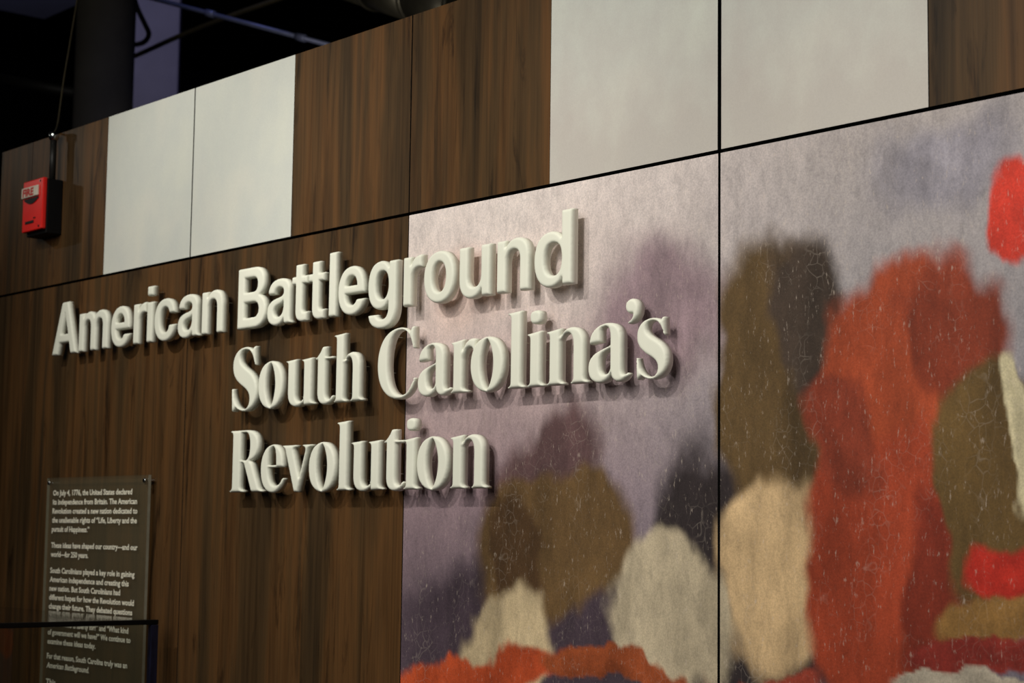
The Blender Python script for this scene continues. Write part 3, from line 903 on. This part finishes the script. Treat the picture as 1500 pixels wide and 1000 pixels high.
box_ob('key_slot', (0.010, -FD - 0.006, -0.040), (0.022, -FD - 0.003, -0.036), M_SLOT_SHADE, fire, 0.0008)
for zz in (hh - 0.009, -hh + 0.009):
    bm = bmesh.new()
    bmesh.ops.create_cone(bm, cap_ends=True, segments=12, radius1=0.004, radius2=0.003, depth=0.002,
                          matrix=Matrix.Translation((0.044, -FD - 0.005, zz)) @ Matrix.Rotation(math.pi / 2, 4, 'X'))
    link('screw', bm_mesh(bm, 'screw', M_CHROME), fire)

COX, COY = -0.728, -0.028
con = empty('conduit', (COX, COY, EYE + FZ1))
tag(con, 'thin dark conduit rising from the red fire alarm to the wall top', 'conduit')
link('pipe', tube_mesh('pipe', [(0, 0, -0.001), (0, 0, 0.115)], 0.0095, M_CONDUIT), con)
link('connector', tube_mesh('connector', [(0, 0, 0.112), (0, 0, 0.117), (0, 0, 0.118), (0, 0, 0.134), (0, 0, 0.136)], [0.011, 0.013, 0.0145, 0.0145, 0.011], M_CHROME, 12), con)
z0 = EYE + FZ1
wire = [Vector(p) - Vector(con.location) for p in [(-1.02, 0.128, 2.775), (-1.136, 0.199, 2.935), (-1.248, 0.273, 3.101), (-1.404, 0.37, 3.289), (-1.486, 0.417, 3.363)]]
link('wire', tube_mesh('wire', spline([(0, 0, 0.13)] + wire), 0.003, M_OLIVE, 8), con)
# ------------------------------------------------------------------ dark service zone above and behind the wall
BG = {'col': (-3.94, 1.811), 'col_r': 0.142, 'pil': (-6.818, 3.7, 0.16), 'beam': (-7.695, 3.379, 5.206), 'duct': [(-2.573, 1.809, 4.121), (-1.39, 2.036, 3.615)], 'duct_r': 0.15, 'loop': [(-4.713, 2.33, 4.551), (-4.692, 2.383, 4.375), (-4.67, 2.425, 4.277), (-4.66, 2.446, 4.222), (-4.682, 2.427, 4.177), (-4.995, 2.515, 4.24), (-5.361, 2.539, 4.316)], 'diag': [(-5.192, 2.456, 4.134), (-4.711, 2.404, 4.107), (-4.215, 2.367, 4.103), (-3.708, 2.342, 4.094), (-3.19, 2.331, 4.081), (-2.9, 2.358, 4.096)], 'strut': [(-3.735, 1.841, 4.123), (-2.41, 2.075, 3.651)], 'clips': [0.42, 0.87], 'rod': [(-5.714, 2.005, 4.104), (-5.117, 2.264, 3.947)]}
tag(link('round_column', tube_mesh('round_column', [(0, 0, 0.0), (0, 0, 0.12), (0, 0, 0.121), (0, 0, 6.2)], [0.175, 0.175, BG['col_r'], BG['col_r']], M_COLUMN, 40), None,
         (BG['col'][0], BG['col'][1], 0)), 'dark round column behind the left end of the wall', 'column')
sc_ = BG['pil']
sq = box_ob('square_column', (sc_[0] - sc_[2], sc_[1] - sc_[2], 0), (sc_[0] + sc_[2], sc_[1] + sc_[2], 6.2), M_PALE, None, 0.01)
sq.rotation_euler.z = math.radians(58)
tag(sq, 'pale square column lit violet just right of the dark round one', 'column')
b = BG['beam']
tag(box_ob('ceiling_beam', (b[0] - .35, b[1] - 1.6, b[2]), (b[0] + .35, b[1] + 0.1, b[2] + 0.5), M_PALE, None, 0.01), 'dim blue lit beam high in the left corner', 'beam')

d0, d1 = Vector(BG['duct'][0]), Vector(BG['duct'][1])
duct = empty('air_duct', d0)
tag(duct, 'large round dark metal duct passing above the wood panels', 'duct')
nseg = 5
for k in range(nseg):
    a = (d1 - d0) * (k / nseg); e = (d1 - d0) * ((k + 1) / nseg)
    link('duct_section', tube_mesh('duct_section', [a, e], BG['duct_r'], M_DUCT, 40), duct)
    u_ = (d1 - d0).normalized()
    link('seam_ring', tube_mesh('seam_ring', [e - u_ * 0.012, e - u_ * 0.006, e + u_ * 0.006, e + u_ * 0.012], [BG['duct_r'] + .001, BG['duct_r'] + .008, BG['duct_r'] + .008, BG['duct_r'] + .001], M_DUCT, 40), duct)
def cable(name, pts, r, m, label, cat):
    o0 = Vector(pts[0])
    ob = link(name, tube_mesh(name, spline([Vector(p) - o0 for p in pts]), r, m, 10), None, o0)
    return tag(ob, label, cat)
cable('hanging_cable', BG['loop'], 0.014, M_CABLE, 'black cable looping beside the round column', 'cable')
cable('slack_cable', BG['diag'], 0.013, M_OLIVE, 'long olive cable slanting across the dark ceiling space', 'cable')
s0, s1 = Vector(BG['strut'][0]), Vector(BG['strut'][1])
st = empty('ceiling_strut', s0)
tag(st, 'straight steel rail with a painted bluish sheen under the dark ceiling', 'rail')
link('rail', tube_mesh('rail', [(0, 0, 0), s1 - s0], 0.011, M_STEEL, 10), st)
for t_ in BG['clips']:
    q = (s1 - s0) * t_
    u_ = (s1 - s0).normalized()
    link('clamp', tube_mesh('clamp', [q - u_ * .03, q - u_ * .028, q + u_ * .028, q + u_ * .03], [.012, .018, .018, .012], M_STEEL, 10), st)
r0, r1 = Vector(BG['rod'][0]), Vector(BG['rod'][1])
tag(link('cross_pipe', tube_mesh('cross_pipe', [(0, 0, 0), r1 - r0], 0.03, M_CABLE, 12), None, r0), 'dark horizontal pipe behind the red fire alarm corner', 'pipe')
